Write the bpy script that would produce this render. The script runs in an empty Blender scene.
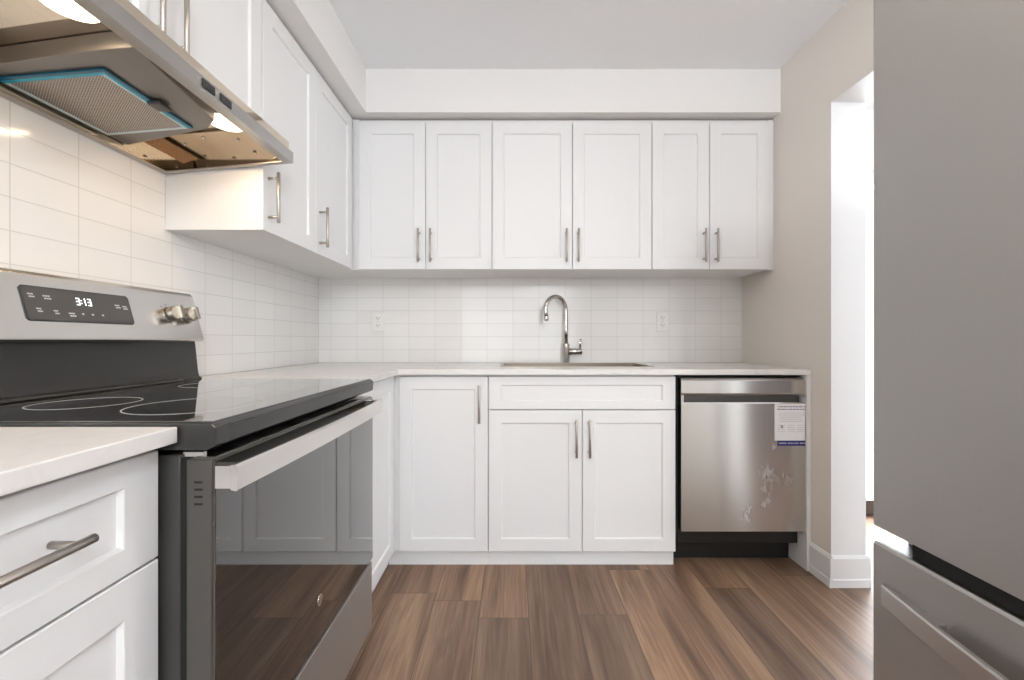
import bpy, bmesh, math, random
from mathutils import Vector, Matrix
random.seed(7)
S = bpy.context.scene
COL = S.collection

# ------------------------------------------------------------ camera
cd = bpy.data.cameras.new('camera'); cam = bpy.data.objects.new('camera', cd); COL.objects.link(cam)
cd.sensor_width = 36.0; cd.lens = 36.0 * 425.0 / 1024.0
cd.shift_x = -1.0 / 1024.0; cd.clip_start = 0.02
cam.location = (0, 0, 1.06); cam.rotation_euler = (math.pi / 2, 0, 0)
S.camera = cam

# ------------------------------------------------------------ exposure, world, sun, daylight, added fill lights
S.view_settings.view_transform = 'Standard'; S.view_settings.look = 'None'
S.view_settings.gamma = 1.0; S.view_settings.use_curve_mapping = False
S.view_settings.exposure = 0.02
w = bpy.data.worlds.new('sky'); S.world = w; w.use_nodes = True
wn = w.node_tree.nodes; wn['Background'].inputs[0].default_value = (0.86, 0.93, 1.0, 1); wn['Background'].inputs[1].default_value = 2.2

def sun(rot, energy, col):
    l = bpy.data.lights.new('sun', 'SUN'); l.energy = energy; l.color = col; l.angle = 0.01
    o = bpy.data.objects.new('sun', l); COL.objects.link(o); o.rotation_euler = rot
def area(name, loc, look, sx, sy, energy, col, shape='RECTANGLE'):
    l = bpy.data.lights.new(name, 'AREA'); l.energy = energy; l.color = col; l.shape = shape
    l.size = sx; l.size_y = sy
    o = bpy.data.objects.new(name, l); COL.objects.link(o); o.location = loc
    o.rotation_euler = (Vector(look) - Vector(loc)).to_track_quat('-Z', 'Y').to_euler()
    return o
sun((math.radians(-28), math.radians(-2), 0), 9.0, (1.0, 0.95, 0.88))
area('rear_fill', (0.1, -3.62, 1.35), (0.1, 0, 1.15), 2.9, 1.9, 56, (0.93, 0.97, 1.0))  # cool fill from behind the camera, through an added window
area('patio_daylight', (2.75, 2.85, 1.1), (2.6, 0, 0.9), 1.7, 2.0, 130, (0.94, 0.97, 1.0))
area('east_fill', (5.25, 0.7, 1.3), (1.4, 1.2, 1.0), 2.0, 1.6, 46, (0.94, 0.97, 1.0))  # fill added in the next room to brighten the doorway jamb
area('south_fill', (2.65, -3.75, 1.35), (2.2, 0, 1.2), 1.2, 1.6, 75, (0.90, 0.95, 1.0))  # second added fill, shining along +Y onto the jamb end
CEIL_E = 3.0
HOOD_E = 0.75

# ------------------------------------------------------------ materials
def mat(name, col=(0.8, 0.8, 0.8), rough=0.5, metal=0.0, spec=0.5, coat=0.0, build=None):
    m = bpy.data.materials.new(name); m.use_nodes = True
    nt = m.node_tree; b = nt.nodes['Principled BSDF']
    b.inputs['Base Color'].default_value = (*col, 1); b.inputs['Roughness'].default_value = rough
    b.inputs['Metallic'].default_value = metal; b.inputs['Specular IOR Level'].default_value = spec
    b.inputs['Coat Weight'].default_value = coat; b.inputs['Coat Roughness'].default_value = 0.03
    if build: build(nt, b)
    return m
def N(nt, t, **kw):
    n = nt.nodes.new(t)
    for k, v in kw.items():
        if isinstance(k, str) and hasattr(n, k): setattr(n, k, v)
    return n
def coords(nt, sx=1, sy=1, sz=1, off=(0, 0, 0)):
    g = N(nt, 'ShaderNodeNewGeometry'); mp = N(nt, 'ShaderNodeMapping')
    mp.inputs['Scale'].default_value = (sx, sy, sz); mp.inputs['Location'].default_value = off
    nt.links.new(g.outputs['Position'], mp.inputs['Vector']); return mp.outputs['Vector']
def ramp(nt, fac, stops):
    r = N(nt, 'ShaderNodeValToRGB'); nt.links.new(fac, r.inputs['Fac'])
    e = r.color_ramp.elements
    while len(e) < len(stops): e.new(0.5)
    for x, (p, c) in zip(e, stops): x.position = p; x.color = (*c, 1)
    return r.outputs['Color']
def noise(nt, vec, scale=5, detail=3, rough=0.5, dist=0.0):
    n = N(nt, 'ShaderNodeTexNoise'); n.inputs['Scale'].default_value = scale; n.inputs['Detail'].default_value = detail
    n.inputs['Roughness'].default_value = rough; n.inputs['Distortion'].default_value = dist
    nt.links.new(vec, n.inputs['Vector']); return n
def bump(nt, b, h, strength, dist):
    bm = N(nt, 'ShaderNodeBump'); bm.inputs['Strength'].default_value = strength; bm.inputs['Distance'].default_value = dist
    nt.links.new(h, bm.inputs['Height']); nt.links.new(bm.outputs['Normal'], b.inputs['Normal']); return bm

def paint(nt, b):
    n = noise(nt, coords(nt), 220, 2); bump(nt, b, n.outputs['Fac'], 0.08, 0.002)
M = {}
M['wall'] = mat('wall paint', (0.81, 0.755, 0.70), 0.75, build=paint)
M['ceiling'] = mat('ceiling paint', (0.93, 0.945, 0.97), 0.85, build=paint)
M['soffit'] = mat('soffit paint', (0.86, 0.85, 0.84), 0.8, build=paint)
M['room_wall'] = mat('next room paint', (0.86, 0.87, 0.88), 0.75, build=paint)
M['blue_wall'] = mat('blue grey paint', (0.17, 0.19, 0.22), 0.75, build=paint)
M['trim'] = mat('trim paint', (0.84, 0.85, 0.86), 0.35)
def cabp(nt, b):
    n = noise(nt, coords(nt), 60, 2); bump(nt, b, n.outputs['Fac'], 0.03, 0.001)
M['cabinet'] = mat('white cabinet lacquer', (0.825, 0.828, 0.832), 0.45, 0.0, 0.3, build=cabp)
def side_p(nt, b):
    n = noise(nt, coords(nt), 40, 2); bump(nt, b, n.outputs['Fac'], 0.03, 0.001)
M['cab_side'] = mat('cabinet side panel', (0.83, 0.82, 0.81), 0.42, build=side_p)

def tile(axis):
    def f(nt, b):
        g = N(nt, 'ShaderNodeNewGeometry'); sx = N(nt, 'ShaderNodeSeparateXYZ'); cx = N(nt, 'ShaderNodeCombineXYZ')
        nt.links.new(g.outputs['Position'], sx.inputs[0])
        nt.links.new(sx.outputs['X' if axis == 'x' else 'Y'], cx.inputs[0]); nt.links.new(sx.outputs['Z'], cx.inputs[1])
        mp = N(nt, 'ShaderNodeMapping'); mp.inputs['Location'].default_value = (0.0 if axis == 'x' else -0.048, -0.925, 0)
        nt.links.new(cx.outputs[0], mp.inputs[0])
        br = N(nt, 'ShaderNodeTexBrick'); br.offset = 0.0; br.squash = 1.0
        br.inputs['Color1'].default_value = (0.85, 0.835, 0.815, 1); br.inputs['Color2'].default_value = (0.82, 0.805, 0.785, 1)
        br.inputs['Mortar'].default_value = (0.66, 0.65, 0.63, 1); br.inputs['Scale'].default_value = 1.0
        br.inputs['Mortar Size'].default_value = 0.0013; br.inputs['Mortar Smooth'].default_value = 0.3
        br.inputs['Brick Width'].default_value = 0.1555; br.inputs['Row Height'].default_value = 0.0775
        nt.links.new(mp.outputs[0], br.inputs[0]); nt.links.new(br.outputs['Color'], b.inputs['Base Color'])
        # gentle waviness of the glaze plus recessed grout
        n = noise(nt, mp.outputs[0], 11, 1)
        mx = N(nt, 'ShaderNodeMath', operation='MULTIPLY_ADD'); mx.inputs[1].default_value = -1.6
        nt.links.new(br.outputs['Fac'], mx.inputs[0]); nt.links.new(n.outputs['Fac'], mx.inputs[2])
        bump(nt, b, mx.outputs[0], 0.35, 0.0018)
    return f
M['tile_x'] = mat('white gloss tile back', rough=0.10, build=tile('x'))
M['tile_y'] = mat('white gloss tile left', rough=0.10, build=tile('y'))

def floor_p(nt, b):
    g = N(nt, 'ShaderNodeNewGeometry'); sx = N(nt, 'ShaderNodeSeparateXYZ'); cx = N(nt, 'ShaderNodeCombineXYZ')
    nt.links.new(g.outputs['Position'], sx.inputs[0]); nt.links.new(sx.outputs['X'], cx.inputs[1])
    mp = N(nt, 'ShaderNodeMapping'); mp.inputs['Location'].default_value = (0.62, -0.06, 0); nt.links.new(cx.outputs[0], mp.inputs[0])
    ro = N(nt, 'ShaderNodeMath', operation='MULTIPLY_ADD'); ro.inputs[1].default_value = 1 / 0.19; ro.inputs[2].default_value = -0.06 / 0.19
    nt.links.new(sx.outputs['X'], ro.inputs[0]); fl_ = N(nt, 'ShaderNodeMath', operation='FLOOR'); nt.links.new(ro.outputs[0], fl_.inputs[0])
    wn2 = N(nt, 'ShaderNodeTexWhiteNoise', noise_dimensions='1D'); nt.links.new(fl_.outputs[0], wn2.inputs['W'])
    sh_ = N(nt, 'ShaderNodeMath', operation='MULTIPLY_ADD'); sh_.inputs[1].default_value = 1.22
    nt.links.new(wn2.outputs['Value'], sh_.inputs[0]); nt.links.new(sx.outputs['Y'], sh_.inputs[2]); nt.links.new(sh_.outputs[0], cx.inputs[0])
    br = N(nt, 'ShaderNodeTexBrick'); br.offset = 0.0
    br.inputs['Color1'].default_value = (0, 0, 0, 1); br.inputs['Color2'].default_value = (1, 1, 1, 1); br.inputs['Mortar'].default_value = (0.5, 0.5, 0.5, 1)
    br.inputs['Scale'].default_value = 1; br.inputs['Mortar Size'].default_value = 0.0011; br.inputs['Mortar Smooth'].default_value = 0.2
    br.inputs['Brick Width'].default_value = 1.22; br.inputs['Row Height'].default_value = 0.19
    nt.links.new(mp.outputs[0], br.inputs[0])
    # every plank gets its own shift of the grain
    ad = N(nt, 'ShaderNodeVectorMath', operation='MULTIPLY_ADD'); ad.inputs[1].default_value = (7.3, 3.1, 5.7)
    nt.links.new(br.outputs['Color'], ad.inputs[0]); nt.links.new(g.outputs['Position'], ad.inputs[2])
    m2 = N(nt, 'ShaderNodeMapping'); m2.inputs['Scale'].default_value = (11, 0.9, 1); nt.links.new(ad.outputs[0], m2.inputs[0])
    big = noise(nt, m2.outputs[0], 1.0, 4, 0.6, 0.8)
    m3 = N(nt, 'ShaderNodeMapping'); m3.inputs['Scale'].default_value = (95, 3.0, 1); nt.links.new(ad.outputs[0], m3.inputs[0])
    fine = noise(nt, m3.outputs[0], 1.0, 5, 0.65, 0.5)
    c1 = ramp(nt, big.outputs['Fac'], [(0.28, (0.105, 0.064, 0.045)), (0.45, (0.205, 0.128, 0.085)), (0.58, (0.285, 0.184, 0.120)), (0.74, (0.375, 0.262, 0.170))])
    c2 = ramp(nt, fine.outputs['Fac'], [(0.3, (0.72, 0.70, 0.69)), (0.62, (1.12, 1.1, 1.08))])
    mu = N(nt, 'ShaderNodeMix', data_type='RGBA', blend_type='MULTIPLY'); mu.inputs[0].default_value = 1.0
    nt.links.new(c1, mu.inputs[6]); nt.links.new(c2, mu.inputs[7])
    pv = ramp(nt, br.outputs['Color'], [(0.0, (0.66, 0.66, 0.69)), (0.5, (0.98, 0.95, 0.93)), (1.0, (1.2, 1.15, 1.08))])
    m4 = N(nt, 'ShaderNodeMix', data_type='RGBA', blend_type='MULTIPLY'); m4.inputs[0].default_value = 1.0
    nt.links.new(mu.outputs[2], m4.inputs[6]); nt.links.new(pv, m4.inputs[7])
    m5 = N(nt, 'ShaderNodeMix', data_type='RGBA'); m5.inputs[7].default_value = (0.05, 0.035, 0.028, 1)
    nt.links.new(br.outputs['Fac'], m5.inputs[0]); nt.links.new(m4.outputs[2], m5.inputs[6])
    nt.links.new(m5.outputs[2], b.inputs['Base Color'])
    sb = N(nt, 'ShaderNodeMath', operation='MULTIPLY_ADD'); sb.inputs[1].default_value = -2.0
    nt.links.new(br.outputs['Fac'], sb.inputs[0]); nt.links.new(fine.outputs['Fac'], sb.inputs[2])
    bump(nt, b, sb.outputs[0], 0.12, 0.002)
M['floor'] = mat('brown vinyl plank', rough=0.42, build=floor_p)

def quartz(nt, b):
    n = noise(nt, coords(nt), 9, 5, 0.6, 1.2)
    c = ramp(nt, n.outputs['Fac'], [(0.35, (0.74, 0.72, 0.70)), (0.5, (0.80, 0.78, 0.755)), (0.72, (0.77, 0.75, 0.73))])
    nt.links.new(c, b.inputs['Base Color'])
M['quartz'] = mat('pale quartz', rough=0.24, build=quartz)

def brushed(sx, sy, sz, amt=0.06):
    def f(nt, b):
        n = noise(nt, coords(nt, sx, sy, sz), 1.0, 4, 0.6)
        bump(nt, b, n.outputs['Fac'], amt, 0.001)
        r = N(nt, 'ShaderNodeMapRange'); r.inputs[3].default_value = b.inputs['Roughness'].default_value * 0.85
        r.inputs[4].default_value = b.inputs['Roughness'].default_value * 1.2
        nt.links.new(n.outputs['Fac'], r.inputs[0]); nt.links.new(r.outputs[0], b.inputs['Roughness'])
    return f
M['steel_fridge'] = mat('fridge steel', (0.45, 0.435, 0.42), 0.48, 0.9, build=brushed(60, 900, 6, 0.05))
M['steel'] = mat('brushed steel', (0.66, 0.64, 0.61), 0.24, 1.0, build=brushed(40, 6, 900, 0.04))
M['steel_side'] = mat('grey steel edge', (0.11, 0.102, 0.095), 0.40, 0.6)
M['fridge_side'] = mat('fridge painted side', (0.66, 0.63, 0.59), 0.45)
M['bar_steel'] = mat('fridge handle steel', (0.56, 0.54, 0.52), 0.38, 1.0)
M['hood_steel'] = mat('hood steel', (0.48, 0.465, 0.45), 0.30, 1.0, build=brushed(40, 6, 900, 0.03))
M['knob_steel'] = mat('knob steel', (0.36, 0.33, 0.29), 0.30, 1.0)
M['handle_steel'] = mat('satin handle steel', (0.78, 0.76, 0.73), 0.22, 1.0)
M['mirror_steel'] = mat('polished hood interior', (0.72, 0.63, 0.52), 0.06, 1.0)
M['hood_grey'] = mat('hood housing grey', (0.27, 0.25, 0.23), 0.45, 0.7)
M['nickel'] = mat('brushed nickel', (0.47, 0.43, 0.39), 0.38, 1.0)
M['chrome'] = mat('chrome', (0.62, 0.59, 0.56), 0.14, 1.0)
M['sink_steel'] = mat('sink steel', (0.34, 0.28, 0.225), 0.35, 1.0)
def dw_p(nt, b):
    # finger marks on the lower right of the door
    g = N(nt, 'ShaderNodeNewGeometry'); tot = None
    nz = noise(nt, coords(nt, 1.3, 1, 0.7), 26, 6, 0.62, 0.5)
    for (x, z, r) in ((1.165, 0.445, 0.055), (1.245, 0.425, 0.050), (1.165, 0.365, 0.045), (1.165, 0.32, 0.035), (1.07, 0.265, 0.050), (1.19, 0.57, 0.025)):
        d = N(nt, 'ShaderNodeVectorMath', operation='DISTANCE'); d.inputs[1].default_value = (x, 1.953, z)
        nt.links.new(g.outputs['Position'], d.inputs[0])
        mr = N(nt, 'ShaderNodeMapRange'); mr.inputs[1].default_value = r; mr.inputs[2].default_value = r * 0.3
        nt.links.new(d.outputs['Value'], mr.inputs[0])
        if tot is None: tot = mr.outputs[0]
        else:
            a = N(nt, 'ShaderNodeMath', operation='MAXIMUM'); nt.links.new(tot, a.inputs[0]); nt.links.new(mr.outputs[0], a.inputs[1]); tot = a.outputs[0]
    th = N(nt, 'ShaderNodeMapRange'); th.inputs[1].default_value = 0.50; th.inputs[2].default_value = 0.68
    nt.links.new(nz.outputs['Fac'], th.inputs[0])
    mu = N(nt, 'ShaderNodeMath', operation='MULTIPLY'); nt.links.new(tot, mu.inputs[0]); nt.links.new(th.outputs[0], mu.inputs[1])
    mx = N(nt, 'ShaderNodeMix', data_type='RGBA'); mx.inputs[6].default_value = (0.60, 0.59, 0.57, 1); mx.inputs[7].default_value = (0.78, 0.78, 0.78, 1)
    nt.links.new(mu.outputs[0], mx.inputs[0]); nt.links.new(mx.outputs[2], b.inputs['Base Color'])
    r = N(nt, 'ShaderNodeMapRange'); r.inputs[3].default_value = 0.25; r.inputs[4].default_value = 0.50
    nt.links.new(mu.outputs[0], r.inputs[0]); nt.links.new(r.outputs[0], b.inputs['Roughness'])
    # horizontal brushing: highlights stretch up and down
    tg = N(nt, 'ShaderNodeTangent'); tg.direction_type = 'RADIAL'; tg.axis = 'Z'
    nt.links.new(tg.outputs[0], b.inputs['Tangent']); b.inputs['Anisotropic'].default_value = 0.92; b.inputs['Anisotropic Rotation'].default_value = 0.25
M['steel_dw'] = mat('dishwasher steel', (0.62, 0.61, 0.59), 0.16, 1.0, build=dw_p)
M['black_glass'] = mat('black ceramic glass', (0.012, 0.012, 0.013), 0.03, 0, 1.0, coat=1.0)
M['oven_glass'] = mat('dark oven glass', (0.014, 0.013, 0.012), 0.03, 0, 0.9, coat=1.0)
M['black_enamel'] = mat('black enamel', (0.030, 0.029, 0.028), 0.22)
M['grey_enamel'] = mat('dark grey enamel', (0.055, 0.054, 0.052), 0.32, 0.2)
M['black_plastic'] = mat('black plastic', (0.015, 0.015, 0.015), 0.35)
M['black_void'] = mat('black rubber', (0.006, 0.006, 0.006), 0.8)
M['display'] = mat('display glass', (0.075, 0.07, 0.066), 0.18)
M['ring'] = mat('burner ring print', (0.52, 0.52, 0.50), 0.3)
M['white_plastic'] = mat('white plastic', (0.86, 0.85, 0.82), 0.35)
M['paper'] = mat('sticker paper', (0.86, 0.84, 0.86), 0.5)
M['ink'] = mat('grey ink', (0.33, 0.32, 0.38), 0.6)
M['blue'] = mat('blue print', (0.012, 0.018, 0.17), 0.6)
M['film'] = mat('cyan protective film', (0.01, 0.42, 0.60), 0.22)
M['film_dark'] = mat('dark teal film', (0.003, 0.12, 0.21), 0.2)
M['film_light'] = mat('pale protective film edge', (0.66, 0.76, 0.76), 0.3)
def meshp(nt, b):
    v = coords(nt, 1, 1, 0); rot = N(nt, 'ShaderNodeMapping'); rot.inputs['Rotation'].default_value = (0, 0, math.radians(38))
    nt.links.new(v, rot.inputs[0])
    br = N(nt, 'ShaderNodeTexBrick'); br.inputs['Scale'].default_value = 1; br.inputs['Brick Width'].default_value = 0.009; br.inputs['Row Height'].default_value = 0.0045
    br.inputs['Mortar Size'].default_value = 0.0007; br.inputs['Color1'].default_value = (0.20, 0.17, 0.15, 1); br.inputs['Color2'].default_value = (0.26, 0.23, 0.2, 1)
    br.inputs['Mortar'].default_value = (0.62, 0.56, 0.5, 1); nt.links.new(rot.outputs[0], br.inputs[0]); nt.links.new(br.outputs['Color'], b.inputs['Base Color'])
    bump(nt, b, br.outputs['Fac'], 0.6, 0.001)
M['mesh'] = mat('aluminium mesh filter', rough=0.4, metal=0.6, build=meshp)
def emis(name, col, s):
    m = bpy.data.materials.new(name); m.use_nodes = True; nt = m.node_tree
    b = nt.nodes['Principled BSDF']; b.inputs['Base Color'].default_value = (*col, 1)
    b.inputs['Emission Color'].default_value = (*col, 1); b.inputs['Emission Strength'].default_value = s
    return m
M['lens'] = emis('lit lamp lens', (1.0, 0.9, 0.72), 4.0)
M['digit'] = emis('lit display digits', (0.95, 0.98, 1.0), 1.6)
M['print'] = mat('printed legend', (0.55, 0.55, 0.53), 0.4)
M['ceil_lens'] = emis('ceiling lamp lens', (1.0, 0.86, 0.68), 3.0)
def glassp():
    m = bpy.data.materials.new('window glass'); m.use_nodes = True; nt = m.node_tree
    out = nt.nodes['Material Output']; nt.nodes.remove(nt.nodes['Principled BSDF'])
    t = N(nt, 'ShaderNodeBsdfTransparent'); g = N(nt, 'ShaderNodeBsdfGlossy'); g.inputs['Roughness'].default_value = 0.02
    mx = N(nt, 'ShaderNodeMixShader')
    mx.inputs[0].default_value = 0.06; nt.links.new(t.outputs[0], mx.inputs[1]); nt.links.new(g.outputs[0], mx.inputs[2])
    nt.links.new(mx.outputs[0], out.inputs[0]); return m
M['glass'] = glassp()

# ------------------------------------------------------------ mesh helpers (world coordinates)
class MB:
    def __init__(s): s.bm = bmesh.new()
    def box(s, x0, x1, y0, y1, z0, z1, bev=0.0, seg=2):
        t = bmesh.new(); bmesh.ops.create_cube(t, size=1)
        for v in t.verts:
            v.co = Vector(((x0 + x1) / 2 + v.co.x * (x1 - x0), (y0 + y1) / 2 + v.co.y * (y1 - y0), (z0 + z1) / 2 + v.co.z * (z1 - z0)))
        if bev > 0: bmesh.ops.bevel(t, geom=t.edges[:], offset=bev, segments=seg, affect='EDGES', profile=0.5)
        s.join(t); return s
    def join(s, t):
        me = bpy.data.meshes.new('t'); t.to_mesh(me); t.free(); s.bm.from_mesh(me); bpy.data.meshes.remove(me)
    def prism(s, pts, fn, a, b, bev=0.0):
        """polygon pts (2D) extruded between a and b; fn(p, q, t) -> world"""
        t = bmesh.new()
        A = [t.verts.new(fn(p, q, a)) for p, q in pts]; B = [t.verts.new(fn(p, q, b)) for p, q in pts]
        n = len(pts); t.faces.new(A); t.faces.new(B[::-1])
        for i in range(n): t.faces.new((A[i], B[i], B[(i + 1) % n], A[(i + 1) % n]))
        bmesh.ops.recalc_face_normals(t, faces=t.faces[:])
        if bev > 0: bmesh.ops.bevel(t, geom=t.edges[:], offset=bev, segments=2, affect='EDGES', profile=0.5)
        s.join(t); return s
    def tube(s, path, r, n=14, cap=True):
        path = [Vector(p) for p in path]; rs = r if isinstance(r, (list, tuple)) else [r] * len(path)
        t = bmesh.new(); rings = []; up = None
        for i, p in enumerate(path):
            d = (path[min(i + 1, len(path) - 1)] - path[max(i - 1, 0)]).normalized()
            if up is None:
                up = d.orthogonal().normalized()
            up = (up - d * up.dot(d)).normalized(); sd = d.cross(up)
            rings.append([t.verts.new(p + (up * math.cos(2 * math.pi * k / n) + sd * math.sin(2 * math.pi * k / n)) * rs[i]) for k in range(n)])
        for a, b in zip(rings, rings[1:]):
            for k in range(n):
                f = t.faces.new((a[k], a[(k + 1) % n], b[(k + 1) % n], b[k])); f.smooth = True
        if cap: t.faces.new(rings[0][::-1]); t.faces.new(rings[-1])
        bmesh.ops.recalc_face_normals(t, faces=t.faces[:])
        s.join(t); return s
    def cyl(s, p0, p1, r, n=24, ch=0.0):
        p0, p1 = Vector(p0), Vector(p1); d = (p1 - p0).normalized()
        if ch: return s.tube([p0, p0 + d * ch * .001, p0 + d * ch, p1 - d * ch, p1 - d * ch * .001, p1], [r - ch, r - ch, r, r, r - ch, r - ch], n)
        return s.tube([p0, p1], r, n)
    def ring(s, c, r0, r1, z, h=0.0004, n=56):
        t = bmesh.new(); q = []
        for k in range(n):
            a = 2 * math.pi * k / n; q.append([t.verts.new((c[0] + r * math.cos(a), c[1] + r * math.sin(a), zz)) for r, zz in ((r0, z), (r0, z + h), (r1, z + h), (r1, z))])
        for k in range(n):
            a, b = q[k], q[(k + 1) % n]
            for j in range(4): t.faces.new((a[j], a[(j + 1) % 4], b[(j + 1) % 4], b[j]))
        bmesh.ops.recalc_face_normals(t, faces=t.faces[:]); s.join(t); return s
    def shaker(s, fn, u0, u1, v0, v1, th=0.02, st=0.058, rl=0.058, rec=0.008):
        """framed door; fn(u, v, w) -> world, w is outward from the carcass"""
        t = bmesh.new(); e = 0.0015
        def ringv(i, w, ir=None):
            j = i if ir is None else ir
            return [t.verts.new(fn(u, v, w)) for u, v in ((u0 + i, v0 + j), (u1 - i, v0 + j), (u1 - i, v1 - j), (u0 + i, v1 - j))]
        R = [ringv(0, 0), ringv(0, th - e), ringv(e, th), ringv(st, th, rl), ringv(st + .0015, th - .001, rl + .0015), ringv(st + .005, th - rec, rl + .005)]
        for a, b in zip(R, R[1:]):
            for k in range(4): t.faces.new((a[k], a[(k + 1) % 4], b[(k + 1) % 4], b[k]))
        t.faces.new(R[0]); t.faces.new(R[-1])
        bmesh.ops.recalc_face_normals(t, faces=t.faces[:]); s.join(t); return s
    def cells(s, xs, ys, solid, z0, z1):
        """slab made of grid cells, with open cells left out"""
        t = bmesh.new(); V = {}
        def vt(i, j, z):
            k = (i, j, z)
            if k not in V: V[k] = t.verts.new((xs[i], ys[j], z))
            return V[k]
        nx, ny = len(xs) - 1, len(ys) - 1
        ok = lambda i, j: 0 <= i < nx and 0 <= j < ny and solid(i, j)
        for i in range(nx):
            for j in range(ny):
                if not ok(i, j): continue
                for z in (z0, z1): t.faces.new((vt(i, j, z), vt(i + 1, j, z), vt(i + 1, j + 1, z), vt(i, j + 1, z)))
                for di, dj, a, b in ((-1, 0, (i, j), (i, j + 1)), (1, 0, (i + 1, j), (i + 1, j + 1)), (0, -1, (i, j), (i + 1, j)), (0, 1, (i, j + 1), (i + 1, j + 1))):
                    if not ok(i + di, j + dj): t.faces.new((vt(*a, z0), vt(*b, z0), vt(*b, z1), vt(*a, z1)))
        bmesh.ops.recalc_face_normals(t, faces=t.faces[:])
        sharp = [ed for ed in t.edges if len(ed.link_faces) == 2 and ed.calc_face_angle(0) > 1.0]
        bmesh.ops.bevel(t, geom=sharp, offset=0.002, segments=2, affect='EDGES')
        s.join(t); return s
    def obj(s, name, m, parent=None):
        off = wloc(parent) if parent else Vector((0, 0, 0))
        bmesh.ops.translate(s.bm, verts=s.bm.verts[:], vec=-off)
        me = bpy.data.meshes.new(name); s.bm.to_mesh(me); s.bm.free()
        me.materials.append(m if not isinstance(m, str) else M[m])
        o = bpy.data.objects.new(name, me); COL.objects.link(o)
        if parent: o.parent = parent
        return o
def wloc(o):
    v = Vector((0, 0, 0))
    while o: v += o.location; o = o.parent
    return v
def tag(o, label, cat, group=None):
    o['label'] = label; o['category'] = cat
    if group: o['group'] = group
    return o
def thing(name, label, cat, loc, group=None):
    o = bpy.data.objects.new(name, None); o.empty_display_size = 0.1; COL.objects.link(o); o.location = loc
    return tag(o, label, cat, group)
def struct(name, mb, m, parent=None):
    o = mb.obj(name, m, parent); o['kind'] = 'structure'; return o

# ------------------------------------------------------------ dimensions
LW, RW, BW = -1.17, 1.368, 2.55          # kitchen wall faces
CT0, CT1 = 0.90, 0.925                    # worktop bottom and top
FB, FL = 1.975, -0.552                    # door faces of back run / left run
UB, UL = 2.215, -0.835                    # upper door faces
UZ0, UZ1 = 1.428, 2.215
CEIL = 2.446

# ------------------------------------------------------------ shell
struct('floor', MB().box(-1.35, 5.2, -3.6, 2.7, -0.06, 0.0), 'floor')
struct('ceiling', MB().box(-1.35, 5.2, -3.6, 2.7, CEIL, CEIL + 0.1), 'ceiling')
struct('wall_left', MB().box(-1.30, LW, -3.6, 2.7, 0, CEIL), 'wall')
struct('wall_back', MB().box(LW, 1.517, BW, 2.68, 0, CEIL), 'wall')
wr = MB().box(RW, 1.517, 1.83, BW, 0, CEIL)
wr.box(RW, 1.517, 0.90, 1.83, 2.085, CEIL)
struct('wall_right', wr, 'wall')
struct('lit_jamb_skin', MB().box(RW, 1.517, 1.827, 1.83, 0.1, 2.085).box(RW, 1.517, 0.90, 1.827, 2.082, 2.085), 'room_wall')  # daylight on the jamb painted as a white skin over the wall
wn_ = MB().box(1.517, 1.645, -3.6, 0.90, 0, CEIL)
struct('wall_alcove', wn_, 'room_wall')
fr = MB().box(LW, -1.1, -3.6, -3.5, 0, CEIL).box(1.3, 1.517, -3.6, -3.5, 0, CEIL).box(-1.1, 1.3, -3.6, -3.5, 0, 0.55).box(-1.1, 1.3, -3.6, -3.5, 2.2, CEIL)
struct('wall_front', fr, 'wall')
# next room seen through the opening
struct('wall_far', MB().box(1.517, 1.95, BW, 2.68, 0, CEIL).box(3.55, 5.0, BW, 2.68, 0, CEIL).box(1.95, 3.55, BW, 2.68, 2.08, CEIL), 'room_wall')
struct('wall_east', MB().box(5.0, 5.13, -3.6, -0.4, 0, CEIL).box(5.0, 5.13, 1.8, 2.68, 0, CEIL).box(5.0, 5.13, -0.4, 1.8, 0, 0.5).box(5.0, 5.13, -0.4, 1.8, 2.15, CEIL), 'blue_wall')
added_win2 = struct('added_window_2', MB().box(5.04, 5.1, -0.4, -0.34, 0.5, 2.15).box(5.04, 5.1, 1.74, 1.8, 0.5, 2.15).box(5.04, 5.1, -0.34, 1.74, 0.5, 0.56).box(5.04, 5.1, -0.34, 1.74, 2.09, 2.15).box(5.04, 5.1, 0.67, 0.73, 0.56, 2.09), 'trim')  # unseen window, added as an opening for the east fill
struct('added_pane', MB().box(5.065, 5.075, -0.34, 0.67, 0.56, 2.09).box(5.065, 5.075, 0.73, 1.74, 0.56, 2.09), 'glass', added_win2)
struct('wall_south', MB().box(1.645, 1.95, -3.6, -3.5, 0, CEIL).box(3.3, 5.0, -3.6, -3.5, 0, CEIL).box(1.95, 3.3, -3.6, -3.5, 0, 0.5).box(1.95, 3.3, -3.6, -3.5, 2.2, CEIL), 'blue_wall')
added_win3 = struct('added_window_3', MB().box(1.95, 2.01, -3.58, -3.52, 0.5, 2.2).box(3.24, 3.3, -3.58, -3.52, 0.5, 2.2).box(2.01, 3.24, -3.58, -3.52, 0.5, 0.56).box(2.01, 3.24, -3.58, -3.52, 2.14, 2.2), 'trim')  # added out of view so the south fill has an opening
struct('added_pane', MB().box(2.01, 3.24, -3.555, -3.545, 0.56, 2.14), 'glass', added_win3)
d1 = MB().box(1.95, 2.02, 2.57, 2.65, 0, 2.08).box(3.48, 3.55, 2.57, 2.65, 0, 2.08).box(2.02, 3.48, 2.57, 2.65, 2.0, 2.08).box(2.71, 2.79, 2.57, 2.65, 0.09, 2.0)
door1 = struct('door_1', d1, 'trim')
struct('door_sill', MB().box(2.02, 3.48, 2.57, 2.65, 0.0, 0.09, 0.004), 'steel_side', door1)
struct('door_glass', MB().box(2.02, 2.71, 2.60, 2.61, 0.09, 2.0).box(2.79, 3.48, 2.60, 2.61, 0.09, 2.0), 'glass', door1)
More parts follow.
